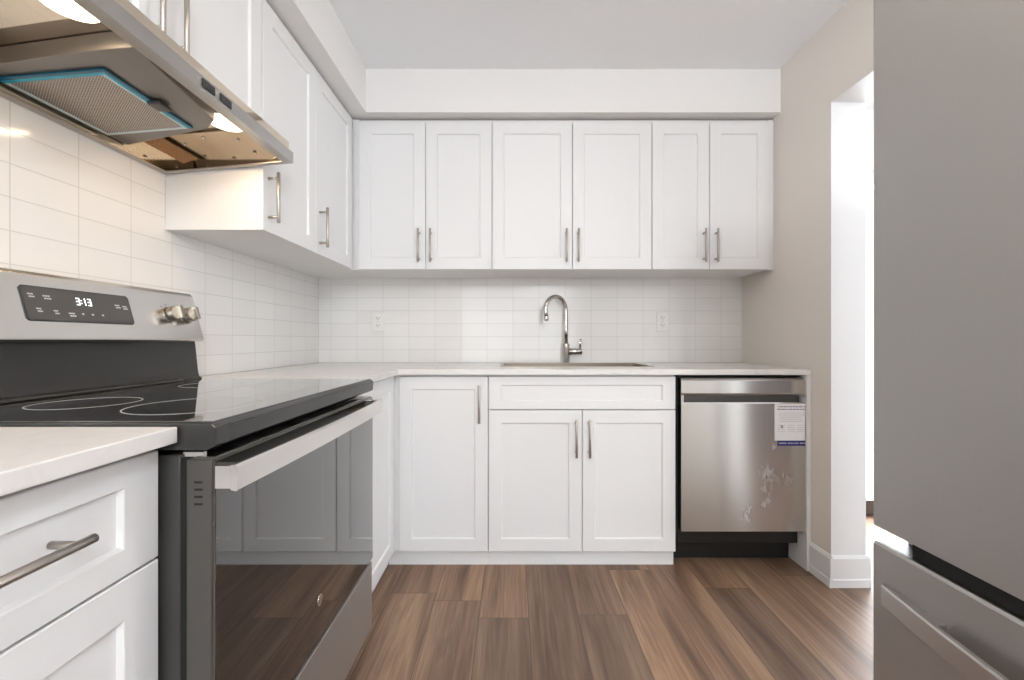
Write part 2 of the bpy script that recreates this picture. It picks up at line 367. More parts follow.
w1 = MB().box(-1.1, -1.04, -3.58, -3.5, 0.55, 2.2).box(1.24, 1.3, -3.58, -3.5, 0.55, 2.2).box(-1.04, 1.24, -3.58, -3.5, 0.55, 0.62).box(-1.04, 1.24, -3.58, -3.5, 2.13, 2.2).box(0.07, 0.13, -3.58, -3.5, 0.62, 2.13)
added_win1 = struct('added_window_1', w1, 'trim')  # window added behind the camera to go with the rear fill
struct('added_pane', MB().box(-1.04, 0.07, -3.55, -3.54, 0.62, 2.13).box(0.13, 1.24, -3.55, -3.54, 0.62, 2.13), 'glass', added_win1)
# boxed soffit above the upper cabinets
struct('trim_1', MB().box(LW, RW, 2.172, BW, 2.224, CEIL), 'soffit')
struct('trim_2', MB().box(LW, -0.752, -1.2, 2.172, 2.224, CEIL), 'soffit')
# tiled splashbacks
struct('trim_3', MB().box(LW + 0.009, RW - 0.001, BW - 0.009, BW, CT1, 1.445), 'tile_x')
ts = MB().box(LW, LW + 0.009, 0.2, BW, CT1, 1.445).box(LW, LW + 0.009, 0.60, 1.42, 1.445, 1.75)
struct('trim_4', ts, 'tile_y')
def baseprof(fn, a, b):
    return MB().prism([(0, 0), (0.014, 0), (0.014, 0.032), (0.011, 0.037), (0.011, 0.122), (0.004, 0.135), (0, 0.135)], fn, a, b)
bs = baseprof(lambda p, q, t: (RW - p, t, q), 1.816, 1.955)
bs.join(baseprof(lambda p, q, t: (t, 1.83 - p, q), RW, 1.531).bm)
struct('baseboard_right', bs, 'trim')
struct('baseboard_far', baseprof(lambda p, q, t: (t, BW - p, q), 1.53, 1.95), 'trim')

# ------------------------------------------------------------ pulls
def pull(parent, c, axis, out, length=0.165, r=0.0058, stand=0.034):
    """bar pull: c centre on the door face, axis along the bar, out away from the door"""
    c, axis, out = Vector(c), Vector(axis), Vector(out)
    m = MB(); p = c + out * stand
    m.cyl(p - axis * length / 2, p + axis * length / 2, r, 18, 0.0012)
    for k in (-1, 1): m.cyl(c + axis * k * length * 0.385, p + axis * k * length * 0.385, r * 0.82, 14)
    o = m.obj('handle', 'nickel', parent); return o
back = lambda F: (lambda u, v, w_: (u, F + 0.02 - w_, v))
left = lambda F: (lambda u, v, w_: (F - 0.02 + w_, u, v))
G = 0.0016

def carcass(x0, x1, y0, y1, z0, z1, face, top=True):
    """open-fronted box of 18 mm boards with a face frame; face 'y' looks to -Y, 'x' to +X"""
    t = 0.018; m = MB()
    if face == 'y':
        m.box(x0, x0 + t, y0, y1, z0, z1); m.box(x1 - t, x1, y0, y1, z0, z1)
        m.box(x0 + t, x1 - t, y1 - t, y1, z0, z1); m.box(x0 + t, x1 - t, y0, y1 - t, z0, z0 + t)
        if top: m.box(x0 + t, x1 - t, y0, y1 - t, z1 - t, z1)
        else: m.box(x0 + t, x1 - t, y0, y0 + t, z1 - 0.06, z1)
    else:
        m.box(x0, x1, y0, y0 + t, z0, z1); m.box(x0, x1, y1 - t, y1, z0, z1)
        m.box(x0, x0 + t, y0 + t, y1 - t, z0, z1); m.box(x0 + t, x1, y0 + t, y1 - t, z0, z0 + t)
        if top: m.box(x0 + t, x1, y0 + t, y1 - t, z1 - t, z1)
        else: m.box(x1 - t, x1, y0 + t, y1 - t, z1 - 0.06, z1)
    return m

# ------------------------------------------------------------ base cabinets on the back wall
KT = 0.078   # top of the toe kick
KD = 2.007   # toe kick face
def base_back(label, x0, x1, doors, drawer=False):
    t = thing('base_cabinet', label, 'cabinet', ((x0 + x1) / 2, FB + 0.3, 0))
    carcass(x0, x1, FB + 0.0202, BW - 0.002, KT, CT0 - 0.002, 'y', top=False).obj('carcass', 'cab_side', t)
    MB().box(x0, x1, KD, KD + 0.016, 0, KT).obj('toe_kick', 'cabinet', t)
    zt = CT0 - 0.010
    if drawer:
        MB().shaker(back(FB), x0 + G, x1 - G, 0.737, zt, rl=0.038).obj('false_drawer_front', 'cabinet', t); zt = 0.733
    for (a, b, hx) in doors:
        d = MB().shaker(back(FB), a + G, b - G, KT - 0.002, zt).obj('door', 'cabinet', t)
        pull(d, (hx, FB, zt - 0.035 - 0.09), (0, 0, 1), (0, -1, 0), 0.175)
    return t
base_back('white single-door base cabinet in the corner, left of the sink cabinet', -0.531, -0.1155, [(-0.531, -0.1155, -0.155)])
base_back('wide white double-door sink cabinet with false drawer front, under the faucet', -0.1145, 0.757, [(-0.1145, 0.3215, 0.291), (0.3215, 0.757, 0.352)], True)
ef = MB().box(1.347, RW - 0.0015, 1.948, BW - 0.002, 0, CT0 - 0.001, 0.001)
tag(ef.obj('end_panel', 'trim'), 'narrow white end panel between the dishwasher and the right wall', 'panel')
cf = thing('corner_filler', 'white filler strip in the inside corner between the two base cabinet runs', 'filler', (-0.55, 1.98, 0))
MB().box(-0.5705, -0.5315, FB + 0.004, FB + 0.02, KT, CT0 - 0.002).obj('strip', 'cabinet', cf)
MB().box(-0.588, -0.5315, KD, KD + 0.016, 0, KT).obj('toe_kick', 'cabinet', cf)

# ------------------------------------------------------------ base cabinets on the left wall
t = thing('base_cabinet', 'narrow white base cabinet between the range and the corner', 'cabinet', (-0.86, 1.69, 0))
carcass(LW + 0.002, FL - 0.0202, 1.424, 1.995, KT, CT0 - 0.002, 'x', top=False).obj('carcass', 'cab_side', t)
MB().box(-0.606, -0.590, 1.424, 2.005, 0, KT).obj('toe_kick', 'cabinet', t)
d = MB().shaker(left(FL), 1.427, 1.972, KT - 0.002, CT0 - 0.010).obj('door', 'cabinet', t)
t = thing('base_cabinet', 'white drawer-over-door base cabinet in the near left foreground', 'cabinet', (-0.86, 0.43, 0))
y0, y1 = 0.220, 0.664
carcass(LW + 0.002, FL - 0.0202, y0, y1, KT, CT0 - 0.002, 'x', top=False).obj('carcass', 'cab_side', t)
MB().box(-0.606, -0.590, y0, y1, 0, KT).obj('toe_kick', 'cabinet', t)
dr = MB().shaker(left(FL), y0 + G, y1 - G, 0.7235, CT0 - 0.012, rl=0.038).obj('drawer', 'cabinet', t)
pull(dr, (FL, 0.440, 0.815), (0, 1, 0), (1, 0, 0), 0.175)
dd = MB().shaker(left(FL), y0 + G, y1 - G, KT - 0.002, 0.7195).obj('door', 'cabinet', t)
pull(dd, (FL, y0 + 0.035, 0.60), (0, 0, 1), (1, 0, 0), 0.175)

# ------------------------------------------------------------ worktops
SX0, SX1, SY0, SY1 = -0.055, 0.70, 2.150, 2.445
xs = [LW + 0.010, -0.522, SX0, SX1, RW - 0.0015]; ys = [1.423, 1.946, SY0, SY1, BW - 0.010]
tag(MB().cells(xs, ys, lambda i, j: (i == 0 or j >= 1) and not (i == 2 and j == 2), CT0, CT1).obj('countertop', 'quartz'),
    'L-shaped pale quartz countertop running along the back wall around the sink', 'countertop')
tag(MB().box(LW + 0.010, -0.522, 0.2, 0.662, CT0, CT1, 0.002).obj('countertop', 'quartz'),
    'short pale quartz countertop over the drawer cabinet, near side of the range', 'countertop')

# ------------------------------------------------------------ sink and faucet
sk = thing('sink', 'rectangular stainless steel sink set into the back countertop below the faucet', 'sink', (0.32, 2.26, CT0))
b = MB(); t0 = 0.002; g_ = 0.0060; zt_ = CT1 + 0.0025
a0, a1, c0, c1 = SX0 + g_, SX1 - g_, SY0 + g_, SY1 - g_
zb = 0.70
b.box(a0 - t0, a0, c0 - t0, c1 + t0, zb, zt_).box(a1, a1 + t0, c0 - t0, c1 + t0, zb, zt_)
b.box(a0, a1, c0 - t0, c0, zb, zt_).box(a0, a1, c1, c1 + t0, zb, zt_).box(a0 - t0, a1 + t0, c0 - t0, c1 + t0, zb - t0, zb)
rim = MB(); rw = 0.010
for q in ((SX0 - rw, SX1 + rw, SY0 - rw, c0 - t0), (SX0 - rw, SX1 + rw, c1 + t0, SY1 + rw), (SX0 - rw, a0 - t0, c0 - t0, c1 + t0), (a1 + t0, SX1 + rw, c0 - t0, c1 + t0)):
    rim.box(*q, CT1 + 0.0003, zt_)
rim.obj('rim', 'sink_steel', sk)  # added rim; its brown steel imitates shade on the worktop edge
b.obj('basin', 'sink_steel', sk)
MB().cyl((0.32, 2.28, zb), (0.32, 2.28, zb + 0.004), 0.045, 28, 0.001).obj('drain', 'chrome', sk)

fx, fy = 0.309, 2.475
fa = thing('faucet', 'chrome gooseneck faucet standing behind the sink', 'faucet', (fx, fy, CT1))
MB().tube([(fx, fy, CT1), (fx, fy, CT1 + .004), (fx, fy, CT1 + .005), (fx, fy, 1.036), (fx, fy, 1.040)], [.027, .027, .0215, .0215, .018], 28).obj('body', 'chrome', fa)
pth = [(fx, fy, 1.036), (fx, fy, 1.12), (fx, fy, 1.2)]; R_ = 0.080; dx, dy = -0.79, -0.61
zc = 1.228
for k in range(0, 19):
    a = math.radians(k * 10.6); q = R_ * (1 - math.cos(a)); pth.append((fx + dx * q, fy + dy * q, zc + R_ * math.sin(a)))
ex = Vector(pth[-1]) - Vector(pth[-2]); ex.normalize(); e0 = Vector(pth[-1]); pth.append(tuple(e0 + ex * 0.022))
MB().tube(pth, 0.0118, 18).obj('spout', 'chrome', fa)
MB().cyl(e0 + ex * 0.018, e0 + ex * 0.046, 0.0135, 18, 0.002).obj('aerator', 'chrome', fa)
lv = MB().cyl((fx + 0.017, fy, 0.992), (fx + 0.092, fy, 0.992), 0.0205, 24, 0.003).obj('lever_hub', 'chrome', fa)
MB().tube([(fx + 0.082, fy, 1.008), (fx + 0.083, fy, 1.04), (fx + 0.086, fy - .002, 1.068)], [.006, .0056, .005], 12).obj('lever', 'chrome', lv)

# ------------------------------------------------------------ sockets
def outlet(x, z, label):
    t = thing('outlet', label, 'outlet', (x, BW - 0.009, z), 'wall sockets on the back splash tiles')
    y = BW - 0.009
    MB().box(x - .036, x + .036, y - .006, y, z - .058, z + .058, 0.0025).obj('cover_plate', 'white_plastic', t)
    for s in (-1, 1):
        q = MB().box(x - .0165, x + .0165, y - .0085, y - .006, z + s * .0215 - .0145, z + s * .0215 + .0145, 0.001).obj('receptacle', 'white_plastic', t)
        MB().box(x - .0085, x - .0060, y - .0089, y - .0084, z + s * .0215 - .002, z + s * .0215 + .008).box(x + .0060, x + .0085, y - .0089, y - .0084, z + s * .0215 - .002, z + s * .0215 + .007).box(x - .002, x + .002, y - .0089, y - .0084, z + s * .0215 - .0095, z + s * .0215 - .0055).obj('slots', 'black_plastic', q)
    MB().cyl((x, y - .006, z), (x, y - .0075, z), 0.003, 10).obj('screw', 'nickel', t)
outlet(-0.805, 1.168, 'white wall outlet on the back tiles near the left corner')
outlet(0.893, 1.170, 'white wall outlet on the back tiles to the right of the faucet')

# ------------------------------------------------------------ upper cabinets
def upper_back(label, x0, x1, mid, edge=None):
    t = thing('wall_cabinet', label, 'cabinet', ((x0 + x1) / 2, UB + 0.17, UZ0))
    carcass(x0, x1, UB + 0.0202, BW - 0.010, UZ0, UZ1, 'y').obj('carcass', 'cab_side', t)
    for a, b, h in ((x0, mid, mid - 0.033), (mid, x1, mid + 0.029)):
        d = MB().shaker(back(UB), a + G, b - G, UZ0 + 0.001, UZ1 - 0.020).obj('door', 'cabinet', t)
        pull(d, (h, UB, 1.548), (0, 0, 1), (0, -1, 0), 0.172)
    return t
upper_back('white double-door wall cabinet on the back wall, leftmost of three', -0.806, -0.110, -0.4555)
upper_back('white double-door wall cabinet above the sink and faucet', -0.109, 0.724, 0.3095)
upper_back('white double-door wall cabinet above the dishwasher, narrowest of the three on back wall', 0.725, 1.337, 1.0245)
tag(MB().box(1.338, RW - 0.001, UB + 0.016, UB + 0.034, UZ0, UZ1).obj('filler_strip', 'cabinet'), 'white filler strip between the wall cabinet above the dishwasher and right wall', 'filler')
tag(MB().box(-0.8525, -0.8065, UB + 0.012, BW - 0.010, UZ0, UZ1).obj('filler_strip', 'cabinet'), 'white filler strip in the inside corner of the two wall cabinet runs', 'filler')
def upper_left(label, y0, y1, z0, doors, hz):  # y1 is the far end of the carcass
    t = thing('wall_cabinet', label, 'cabinet', (-1.0, (y0 + y1) / 2, z0))
    carcass(LW + 0.010, UL - 0.0202, y0, y1, z0, UZ1, 'x').obj('carcass', 'cab_side', t)
    for a, b, h in doors:
        d = MB().shaker(left(UL), a + G, b - G, z0 + 0.001, UZ1 - 0.006).obj('door', 'cabinet', t)
        pull(d, (UL, h, hz), (0, 0, 1), (1, 0, 0), 0.172)
upper_left('white short double-door wall cabinet above the range hood', 0.60, 1.416, 1.722, [(0.60, 1.008, 0.973), (1.008, 1.416, 1.044)], 1.842)
upper_left('tall white single-door wall cabinet beside the range hood', 1.418, 1.802, UZ0, [(1.418, 1.802, 1.452)], 1.546)
upper_left('tall white single-door wall cabinet next to the back corner', 1.803, BW - 0.010, UZ0, [(1.803, 2.21, 1.836)], 1.546)

# ------------------------------------------------------------ range
RY0, RY1 = 0.667, 1.420
rg = thing('range', 'stainless and black freestanding electric range with glass cooktop', 'range', (-0.80, (RY0 + RY1) / 2, 0))
body = MB().box(-1.13, -0.527, RY0 + 0.006, RY1 - 0.006, 0.03, 0.878, 0.003)
body.obj('body', 'grey_enamel', rg)
MB().box(-0.5268, -0.5142, RY0 + 0.007, RY1 - 0.007, 0.10, 0.872).obj('oven_front', 'black_void', rg)
for yy in (RY0 + 0.06, RY1 - 0.06):
    for xx in (-1.07, -0.58): MB().cyl((xx, yy, 0), (xx, yy, 0.032), 0.016, 16).obj('foot', 'black_plastic', rg)
# cooktop: frame with chamfered rim plus glass
cp = MB().prism([(-1.12, 0.887), (-0.480, 0.887), (-0.468, 0.893), (-0.466, 0.922), (-0.474, 0.929), (-1.12, 0.929)], lambda p, q, t_: (p, t_, q), RY0 - 0.001, RY1 + 0.001, 0.002).obj('cooktop', 'black_enamel', rg)
MB().box(-1.03, -0.476, RY0 + 0.006, RY1 - 0.006, 0.9285, 0.9315, 0.001).obj('glass_top', 'black_glass', cp)
for (cx_, cy_, r_) in ((-0.625, 0.842, 0.112), (-0.870, 0.868, 0.086), (-0.62, 1.22, 0.112), (-0.865, 1.225, 0.078)):
    MB().ring((cx_, cy_), r_ - 0.0011, r_ + 0.0011, 0.9314).obj('burner_ring', 'ring', cp)
# backguard
bx = lambda p, q, t_: (p, t_, q)
MB().prism([(-1.135, 0.930), (-1.036, 0.930), (-1.038, 0.936), (-1.046, 0.942), (-1.049, 0.955), (-1.058, 1.040), (-1.060, 1.056), (-1.135, 1.056)], bx, RY0 + 0.004, RY1 - 0.004).obj('backguard_base', 'black_enamel', rg)
lg = MB().box(-1.034, -1.022, RY0 + 0.03, RY1 - 0.10, 0.9335, 0.9375, 0.001)
lg.obj('vent_trim', 'steel_side', rg)
bg = MB().prism([(-1.140, 1.0565), (-1.038, 1.0565), (-1.032, 1.060), (-1.032, 1.064), (-1.071, 1.205), (-1.078, 1.213), (-1.140, 1.213)], bx, RY0, RY1, 0.0015).obj('backguard', 'steel', rg)
# frame on the slanted face: s along Y, v up the slope
P0 = Vector((-1.032, 0, 1.064)); P1 = Vector((-1.071, 0, 1.205)); UV = (P1 - P0); LV = UV.length; UV.normalize()
NV = Vector((UV.z, 0, -UV.x))
def onbg(s_, v_, w_=0.0):
    p = P0 + UV * v_ + NV * w_; return Vector((p.x, s_, p.z))
def plate(m, s0, s1, v0, v1, w0, w1, bev=0.0, cut=0.0):
    pts = [(s0, v0), (s1, v0), (s1, v1), (s0, v1)]
    if cut: pts = [(s0 + cut, v0), (s1 - cut, v0), (s1, v0 + cut), (s1, v1 - cut), (s1 - cut, v1), (s0 + cut, v1), (s0, v1 - cut), (s0, v0 + cut)]
    return m.prism(pts, lambda p, q, t_: onbg(p, q, t_), w0, w1, bev)
D0, D1 = 0.911, 1.171
bz = plate(MB(), D0, D1, 0.039, 0.120, -0.001, 0.0015, 0.0, 0.006).obj('control_display', 'black_plastic', bg)
dg = plate(MB(), D0 + .003, D1 - .003, 0.042, 0.117, 0.001, 0.0019, 0.0, 0.005)
dg = dg.obj('display_glass', 'display', bg)
SEG = {'3': 'abcdg', '1': 'bc'}
def digit(m, ch, s0, v0, w=0.0085, h=0.018):
    th = 0.0022; H = h / 2
    S_ = {'a': (0, w, h - th, h), 'g': (0, w, H - th / 2, H + th / 2), 'd': (0, w, 0, th), 'b': (w - th, w, H, h), 'c': (w - th, w, 0, H), 'e': (0, th, 0, H), 'f': (0, th, H, h)}
    for k in SEG[ch]:
        a, b2, c, d2 = S_[k]; plate(m, s0 + a, s0 + b2, v0 + c, v0 + d2, 0.0016, 0.0023)
m = MB(); digit(m, '3', 1.026, 0.083); digit(m, '1', 1.040, 0.083); digit(m, '3', 1.054, 0.083)
plate(m, 1.0375, 1.0395, 0.087, 0.089, 0.0016, 0.0023); plate(m, 1.0375, 1.0395, 0.094, 0.096, 0.0016, 0.0023)
m.obj('clock_digits', 'digit', dg)
m = MB()
for s0, v0, wd in ((0.915, 0.099, 0.012), (0.945, 0.097, 0.016), (0.925, 0.066, 0.011), (0.960, 0.063, 0.010), (0.992, 0.059, 0.015), (1.116, 0.089, 0.014), (1.137, 0.087, 0.014)):
    for r in range(2):
        x = s0 + 0.009 + r * 0.002
        for k in range(3):
            plate(m, x, x + wd * 0.27, v0 - r * 0.006, v0 - r * 0.006 + 0.0032, 0.0016, 0.0022); x += wd * 0.33
    m.obj('touch_legend', 'print', dg); m = MB()
for s0 in (1.032, 1.056, 1.082): plate(MB(), s0, s0 + 0.005, 0.0585, 0.0625, 0.0016, 0.0022).obj('touch_key', 'print', dg)
for s_ in (0.735, 0.805, 1.300, 1.364):
    k = MB()
    k.cyl(onbg(s_, 0.075, -0.001), onbg(s_, 0.075, 0.006), 0.025, 30, 0.001)
    k.cyl(onbg(s_, 0.075, 0.006), onbg(s_, 0.075, 0.028), 0.0225, 30, 0.002)
    kn = k.obj('knob', 'knob_steel', bg)
    g2 = MB(); plate(g2, s_ - 0.0065, s_ + 0.0065, 0.055, 0.095, 0.026, 0.044, 0.002); g2.obj('knob_grip', 'knob_steel', kn)
    ticks = MB()
    for a in (60, 95, 130, 165, 200, 235):
        ca, sa = math.cos(math.radians(a)), math.sin(math.radians(a))
        plate(ticks, s_ + ca * 0.033 - 0.001, s_ + ca * 0.033 + 0.001, 0.075 + sa * 0.033 - 0.002, 0.075 + sa * 0.033 + 0.002, -0.0005, 0.0004)
    ticks.obj('dial_marks', 'black_plastic', bg)
# oven door: steel shell, dark glass front, inner window, slots, handle, badge
od = MB().box(-0.513, -0.473, RY0, RY1, 0.333, 0.872, 0.002).obj('oven_door', 'steel_side', rg)
MB().box(-0.474, -0.468, RY0 + 0.002, RY1 - 0.002, 0.335, 0.870, 0.0015).obj('door_glass', 'oven_glass', od)
for k in range(4): MB().box(-0.500, -0.487, RY0 - 0.0004, RY0 + 0.001, 0.835 - k * 0.0115, 0.8385 - k * 0.0115).obj('side_slot', 'black_void', od)
tv = MB().box(-0.509, -0.476, RY0 + 0.012, RY1 - 0.012, 0.8715, 0.8735).obj('top_trim', 'handle_steel', od)
for k in range(6): MB().box(-0.503, -0.482, RY0 + 0.085 + k * 0.102, RY0 + 0.155 + k * 0.102, 0.8730, 0.8737).obj('vent_slot', 'black_void', tv)
hp = []
nh = 24; y0h, y1h = RY0 + 0.001, RY1 - 0.004
hm = bmesh.new(); rings = []
for k in range(nh + 1):
    f = k / nh; y = y0h + (y1h - y0h) * f; bow = 0.007 * (1 - (2 * f - 1) ** 2)
    xo, xi = -0.433 + bow, -0.444 + bow
    prof = [(xi, .824), (xo - .002, .822), (xo, .824), (xo, .860), (xo - .003, .864), (xi, .863)]
    rings.append([hm.verts.new((x, y, z)) for x, z in prof])
for a, b2 in zip(rings, rings[1:]):
    for j in range(6): hm.faces.new((a[j], a[(j + 1) % 6], b2[(j + 1) % 6], b2[j]))
hm.faces.new(rings[0]); hm.faces.new(rings[-1][::-1]); bmesh.ops.recalc_face_normals(hm, faces=hm.faces[:])
h = MB(); h.join(hm); h.box(-0.469, -0.4432, y0h, y0h + 0.022, 0.826, 0.862, 0.001); h.box(-0.469, -0.4432, y1h - 0.022, y1h, 0.826, 0.862, 0.001)
h.obj('oven_handle', 'handle_steel', od)
bd = MB().cyl((-0.4682, 1.030, 0.43), (-0.4670, 1.030, 0.43), 0.0135, 28, 0.0004).obj('badge', 'handle_steel', od)
rb = MB()
for rr in (0.0112, 0.0): pass
pts = [(-0.4668, 1.030 + math.cos(a / 12 * math.pi) * (0.004 + a * 0.00025), 0.43 + math.sin(a / 12 * math.pi) * (0.004 + a * 0.00025)) for a in range(0, 25)]
rb.tube(pts, 0.0006, 6); rb.obj('badge_script', 'steel_side', bd)
MB().box(-0.513, -0.470, RY0 + 0.002, RY1 - 0.002, 0.105, 0.322, 0.003).obj('drawer', 'steel_fridge', rg)
MB().box(-0.526, -0.515, RY0 + 0.03, RY1 - 0.03, 0.032, 0.098).obj('kick_plate', 'black_plastic', rg)
hg = MB().box(-0.5265, -0.495, RY0 + 0.012, RY0 + 0.020, 0.8736, 0.881); hg.obj('hinge_bracket', 'handle_steel', rg)

# ------------------------------------------------------------ range hood
HY0, HY1 = 0.65, 1.412
ht = lambda x: 1.647 - (x + 0.73) / -0.43 * 0.036          # height of the tilted lower rim
hd = thing('range_hood', 'stainless under-cabinet range hood with two lit lamps, above the range', 'range hood', (-0.95, (HY0 + HY1) / 2, 1.62))
XB = LW + 0.010
sh = MB(); T = 0.006
sh.prism([(-0.730, ht(-.73)), (-0.730, 1.682), (-0.735, 1.684), (-0.735 - T, 1.678), (-0.735 - T, ht(-.741))], bx, HY0, HY1)
sh.prism([(-0.735, 1.684), (-0.85, 1.718), (XB, 1.718), (XB, 1.710), (-0.85, 1.710), (-0.740, 1.677)], bx, HY0, HY1)
for a, b2 in ((HY0, HY0 + T), (HY1 - T, HY1)):
    sh.prism([(-0.731, ht(-.731)), (-0.731, 1.682), (-0.85, 1.716), (XB, 1.716), (XB, ht(XB))], bx, a, b2)
sh.prism([(XB, ht(XB)), (XB, 1.716), (XB + T, 1.716), (XB + T, ht(XB + T))], bx, HY0 + T, HY1 - T)
sh.obj('canopy', 'hood_steel', hd)
# inward flange around the opening
fl = MB()
def low(x0, x1, ya, yb, dz0, dz1): return MB().prism([(x0, ya), (x1, ya), (x1, yb), (x0, yb)], lambda p, q, t_: (p, q, ht(p) + t_), dz0, dz1)
for a in ((-0.758, -0.736, HY0 + T, HY1 - T), (XB + T, XB + 0.02, HY0 + T, HY1 - T), (XB + .02, -0.758, HY0 + T, HY0 + 0.018), (XB + .02, -0.758, HY1 - 0.018, HY1 - T)):
    fl.join(low(*a, 0.0, 0.003).bm)
fl.obj('rim_flange', 'nickel', hd)
lin = low(XB + T, -0.742, HY0 + T, HY1 - T, 0.066, 0.069)
lin.join(low(XB + T, XB + T + .002, HY0 + T, HY1 - T, 0.003, 0.066).bm); lin.join(low(-0.745, -0.742, HY0 + T, HY1 - T, 0.003, 0.066).bm)
for a, b2 in ((HY0 + T, HY0 + T + .002), (HY1 - T - .002, HY1 - T)): lin.join(low(XB + T + .002, -0.745, a, b2, 0.003, 0.066).bm)
lin.obj('inner_lining', 'mirror_steel', hd)
# bolts in the far recess
for x, y in ((-0.80, 1.34), (-0.88, 1.36), (-0.97, 1.33), (-1.05, 1.36), (-1.1, 1.28), (-0.80, 0.71), (-0.95, 0.70)):
    z = ht(x) + 0.066; MB().cyl((x, y, z), (x, y, z - 0.004), 0.006, 12, 0.001).obj('bolt', 'handle_steel', hd)
# filter housing with chamfered front corners
hs = MB().prism([(XB + 0.012, 0.905), (-0.86, 0.885), (-0.775, 0.885), (-0.795, 0.935), (-0.825, 1.175), (-0.875, 1.215), (XB + 0.012, 1.265)], lambda p, q, t_: (p, q, ht(p) + t_), 0.028, 0.065, 0.002).obj('filter_housing', 'hood_grey', hd)
F = (-1.140, -0.900, 0.935, 1.195)
FZ = 0.030
def frame(m_, x0, x1, y0, y1, wd, d0, d1):
    for a in ((x0, x1, y0, y0 + wd), (x0, x1, y1 - wd, y1), (x0, x0 + wd, y0 + wd, y1 - wd), (x1 - wd, x1, y0 + wd, y1 - wd)): m_.join(low(*a, d0, d1).bm)
    return m_
ft = low(F[0] + .002, F[1] - .002, F[2] + .002, F[3] - .002, FZ - 0.0055, FZ - 0.0025).obj('filter', 'mesh', hd)
x0_, x1_, y0_, y1_ = F
fm = low(x0_, x1_, y0_, y0_ + .008, FZ - .0078, FZ - .0035); fm.join(low(x1_ - .008, x1_, y0_ + .008, y1_, FZ - .0078, FZ - .0035).bm); fm.obj('filter_film', 'film_dark', ft)
fm = low(x0_, x1_ - .008, y0_ + .008, y0_ + .018, FZ - .0074, FZ - .0035); fm.join(low(x1_ - .016, x1_ - .008, y0_ + .018, y1_ - .004, FZ - .0074, FZ - .0035).bm); fm.obj('filter_film', 'film', ft)
fm = low(x0_, x1_ - .016, y1_ - .008, y1_, FZ - .0074, FZ - .0035); fm.join(low(x0_, x0_ + .008, y0_ + .018, y1_ - .008, FZ - .0074, FZ - .0035).bm)
fm.join(low(x1_ - .021, x1_ - .016, y0_ + .018, y1_ - .008, FZ - .0074, FZ - .0035).bm); fm.obj('film_edge', 'film_light', ft)
MB().box(-0.915, -0.880, 1.060, 1.098, ht(-.88) + FZ - 0.016, ht(-.88) + FZ - 0.006, 0.003).obj('filter_latch', 'steel_side', ft)
for yy in (0.80, 1.242):
    xx = -0.835; z = ht(xx) + 0.0655
    lm = MB().tube([(xx, yy, z), (xx, yy, z - .006), (xx, yy, z - .008)], [.054, .054, .050], 32).obj('lamp', 'handle_steel', hd)
    ln = MB().tube([(xx, yy, z - .007), (xx, yy, z - .014), (xx, yy, z - .019), (xx, yy, z - .0215)], [.048, .045, .034, .012], 32).obj('lamp_lens', 'lens', lm)
    l = bpy.data.lights.new('hood_lamp', 'AREA'); l.shape = 'DISK'; l.size = 0.09; l.energy = HOOD_E; l.color = (1.0, 0.72, 0.44)
    o = bpy.data.objects.new('hood_lamp', l); COL.objects.link(o); o.location = (xx, yy, z - 0.024)
for yy in (1.018, 1.079):
    q = MB().box(-0.7302, -0.7275, yy - 0.021, yy + 0.021, 1.656, 1.676, 0.0008).obj('switch', 'black_plastic', hd)
    MB().box(-0.7276, -0.7272, yy - 0.011, yy - 0.007, 1.664, 1.668).obj('switch_icon', 'steel_side', q)
    MB().cyl((-0.7302, yy - 0.034, 1.667), (-0.7285, yy - 0.034, 1.667), 0.003, 10).obj('indicator', 'print', hd)

# ------------------------------------------------------------ dishwasher
DX0, DX1, DF = 0.7655, 1.3445, 1.953
dw = thing('dishwasher', 'stainless steel dishwasher with pocket handle at the right end of back run', 'dishwasher', (1.06, 2.2, 0))
MB().box(DX0, DX1, DF + 0.055, BW - 0.02, 0.10, 0.885, 0.002).obj('tub', 'black_plastic', dw)
MB().box(DX0 - 0.004, DX0 + 0.004, DF + 0.030, DF + 0.054, 0.10, 0.893).box(DX0 + .004, DX1 - 0.002, DF + 0.030, DF + 0.054, 0.888, 0.894).obj('gasket', 'black_void', dw)
P_ = lambda p, q, t_: (t_, p, q)
# lower door skin whose top rolls back into the grip pocket
dr = MB().prism([(DF, 0.180), (DF, 0.768), (DF + .003, 0.773), (DF + .044, 0.764), (DF + .044, 0.808), (DF + .050, 0.808), (DF + .050, 0.180)], P_, DX0 + 0.008, DX1).obj('door', 'steel_dw', dw)
cpn = MB().prism([(DF + .002, 0.812), (DF, 0.816), (DF, 0.872), (DF + .010, 0.884), (DF + .050, 0.884), (DF + .050, 0.808), (DF + .044, 0.806), (DF + .010, 0.803)], P_, DX0 + 0.008, DX1).obj('control_panel', 'steel_dw', dw)
MB().box(DX0 + 0.008, DX0 + .020, DF + .002, DF + 0.044, 0.768, 0.806).obj('handle_end', 'steel_dw', dw)
MB().box(DX0 + 0.020, DX1 - 0.004, DF + .039, DF + 0.0442, 0.766, 0.8055).obj('handle_pocket', 'steel_side', dw)  # dark plate paints the shadow inside the grip pocket
MB().box(DX0 + 0.004, DX1 - 0.003, 2.070, 2.078, 0.0, 0.10).obj('toe_panel', 'black_plastic', dw)
MB().box(DX0 + 0.004, DX1 - 0.003, 2.030, 2.078, 0.1002, 0.112).obj('base_plate', 'black_plastic', dw)
stx0, stx1 = 1.202, 1.342
sk_ = MB().box(stx0, stx1, DF - 0.0008, DF - 0.0001, 0.598, 0.767).obj('sticker', 'paper', dr)
sk_['label'] = 'white paper sticker with blue band'
m = MB(); yf = DF - 0.0011
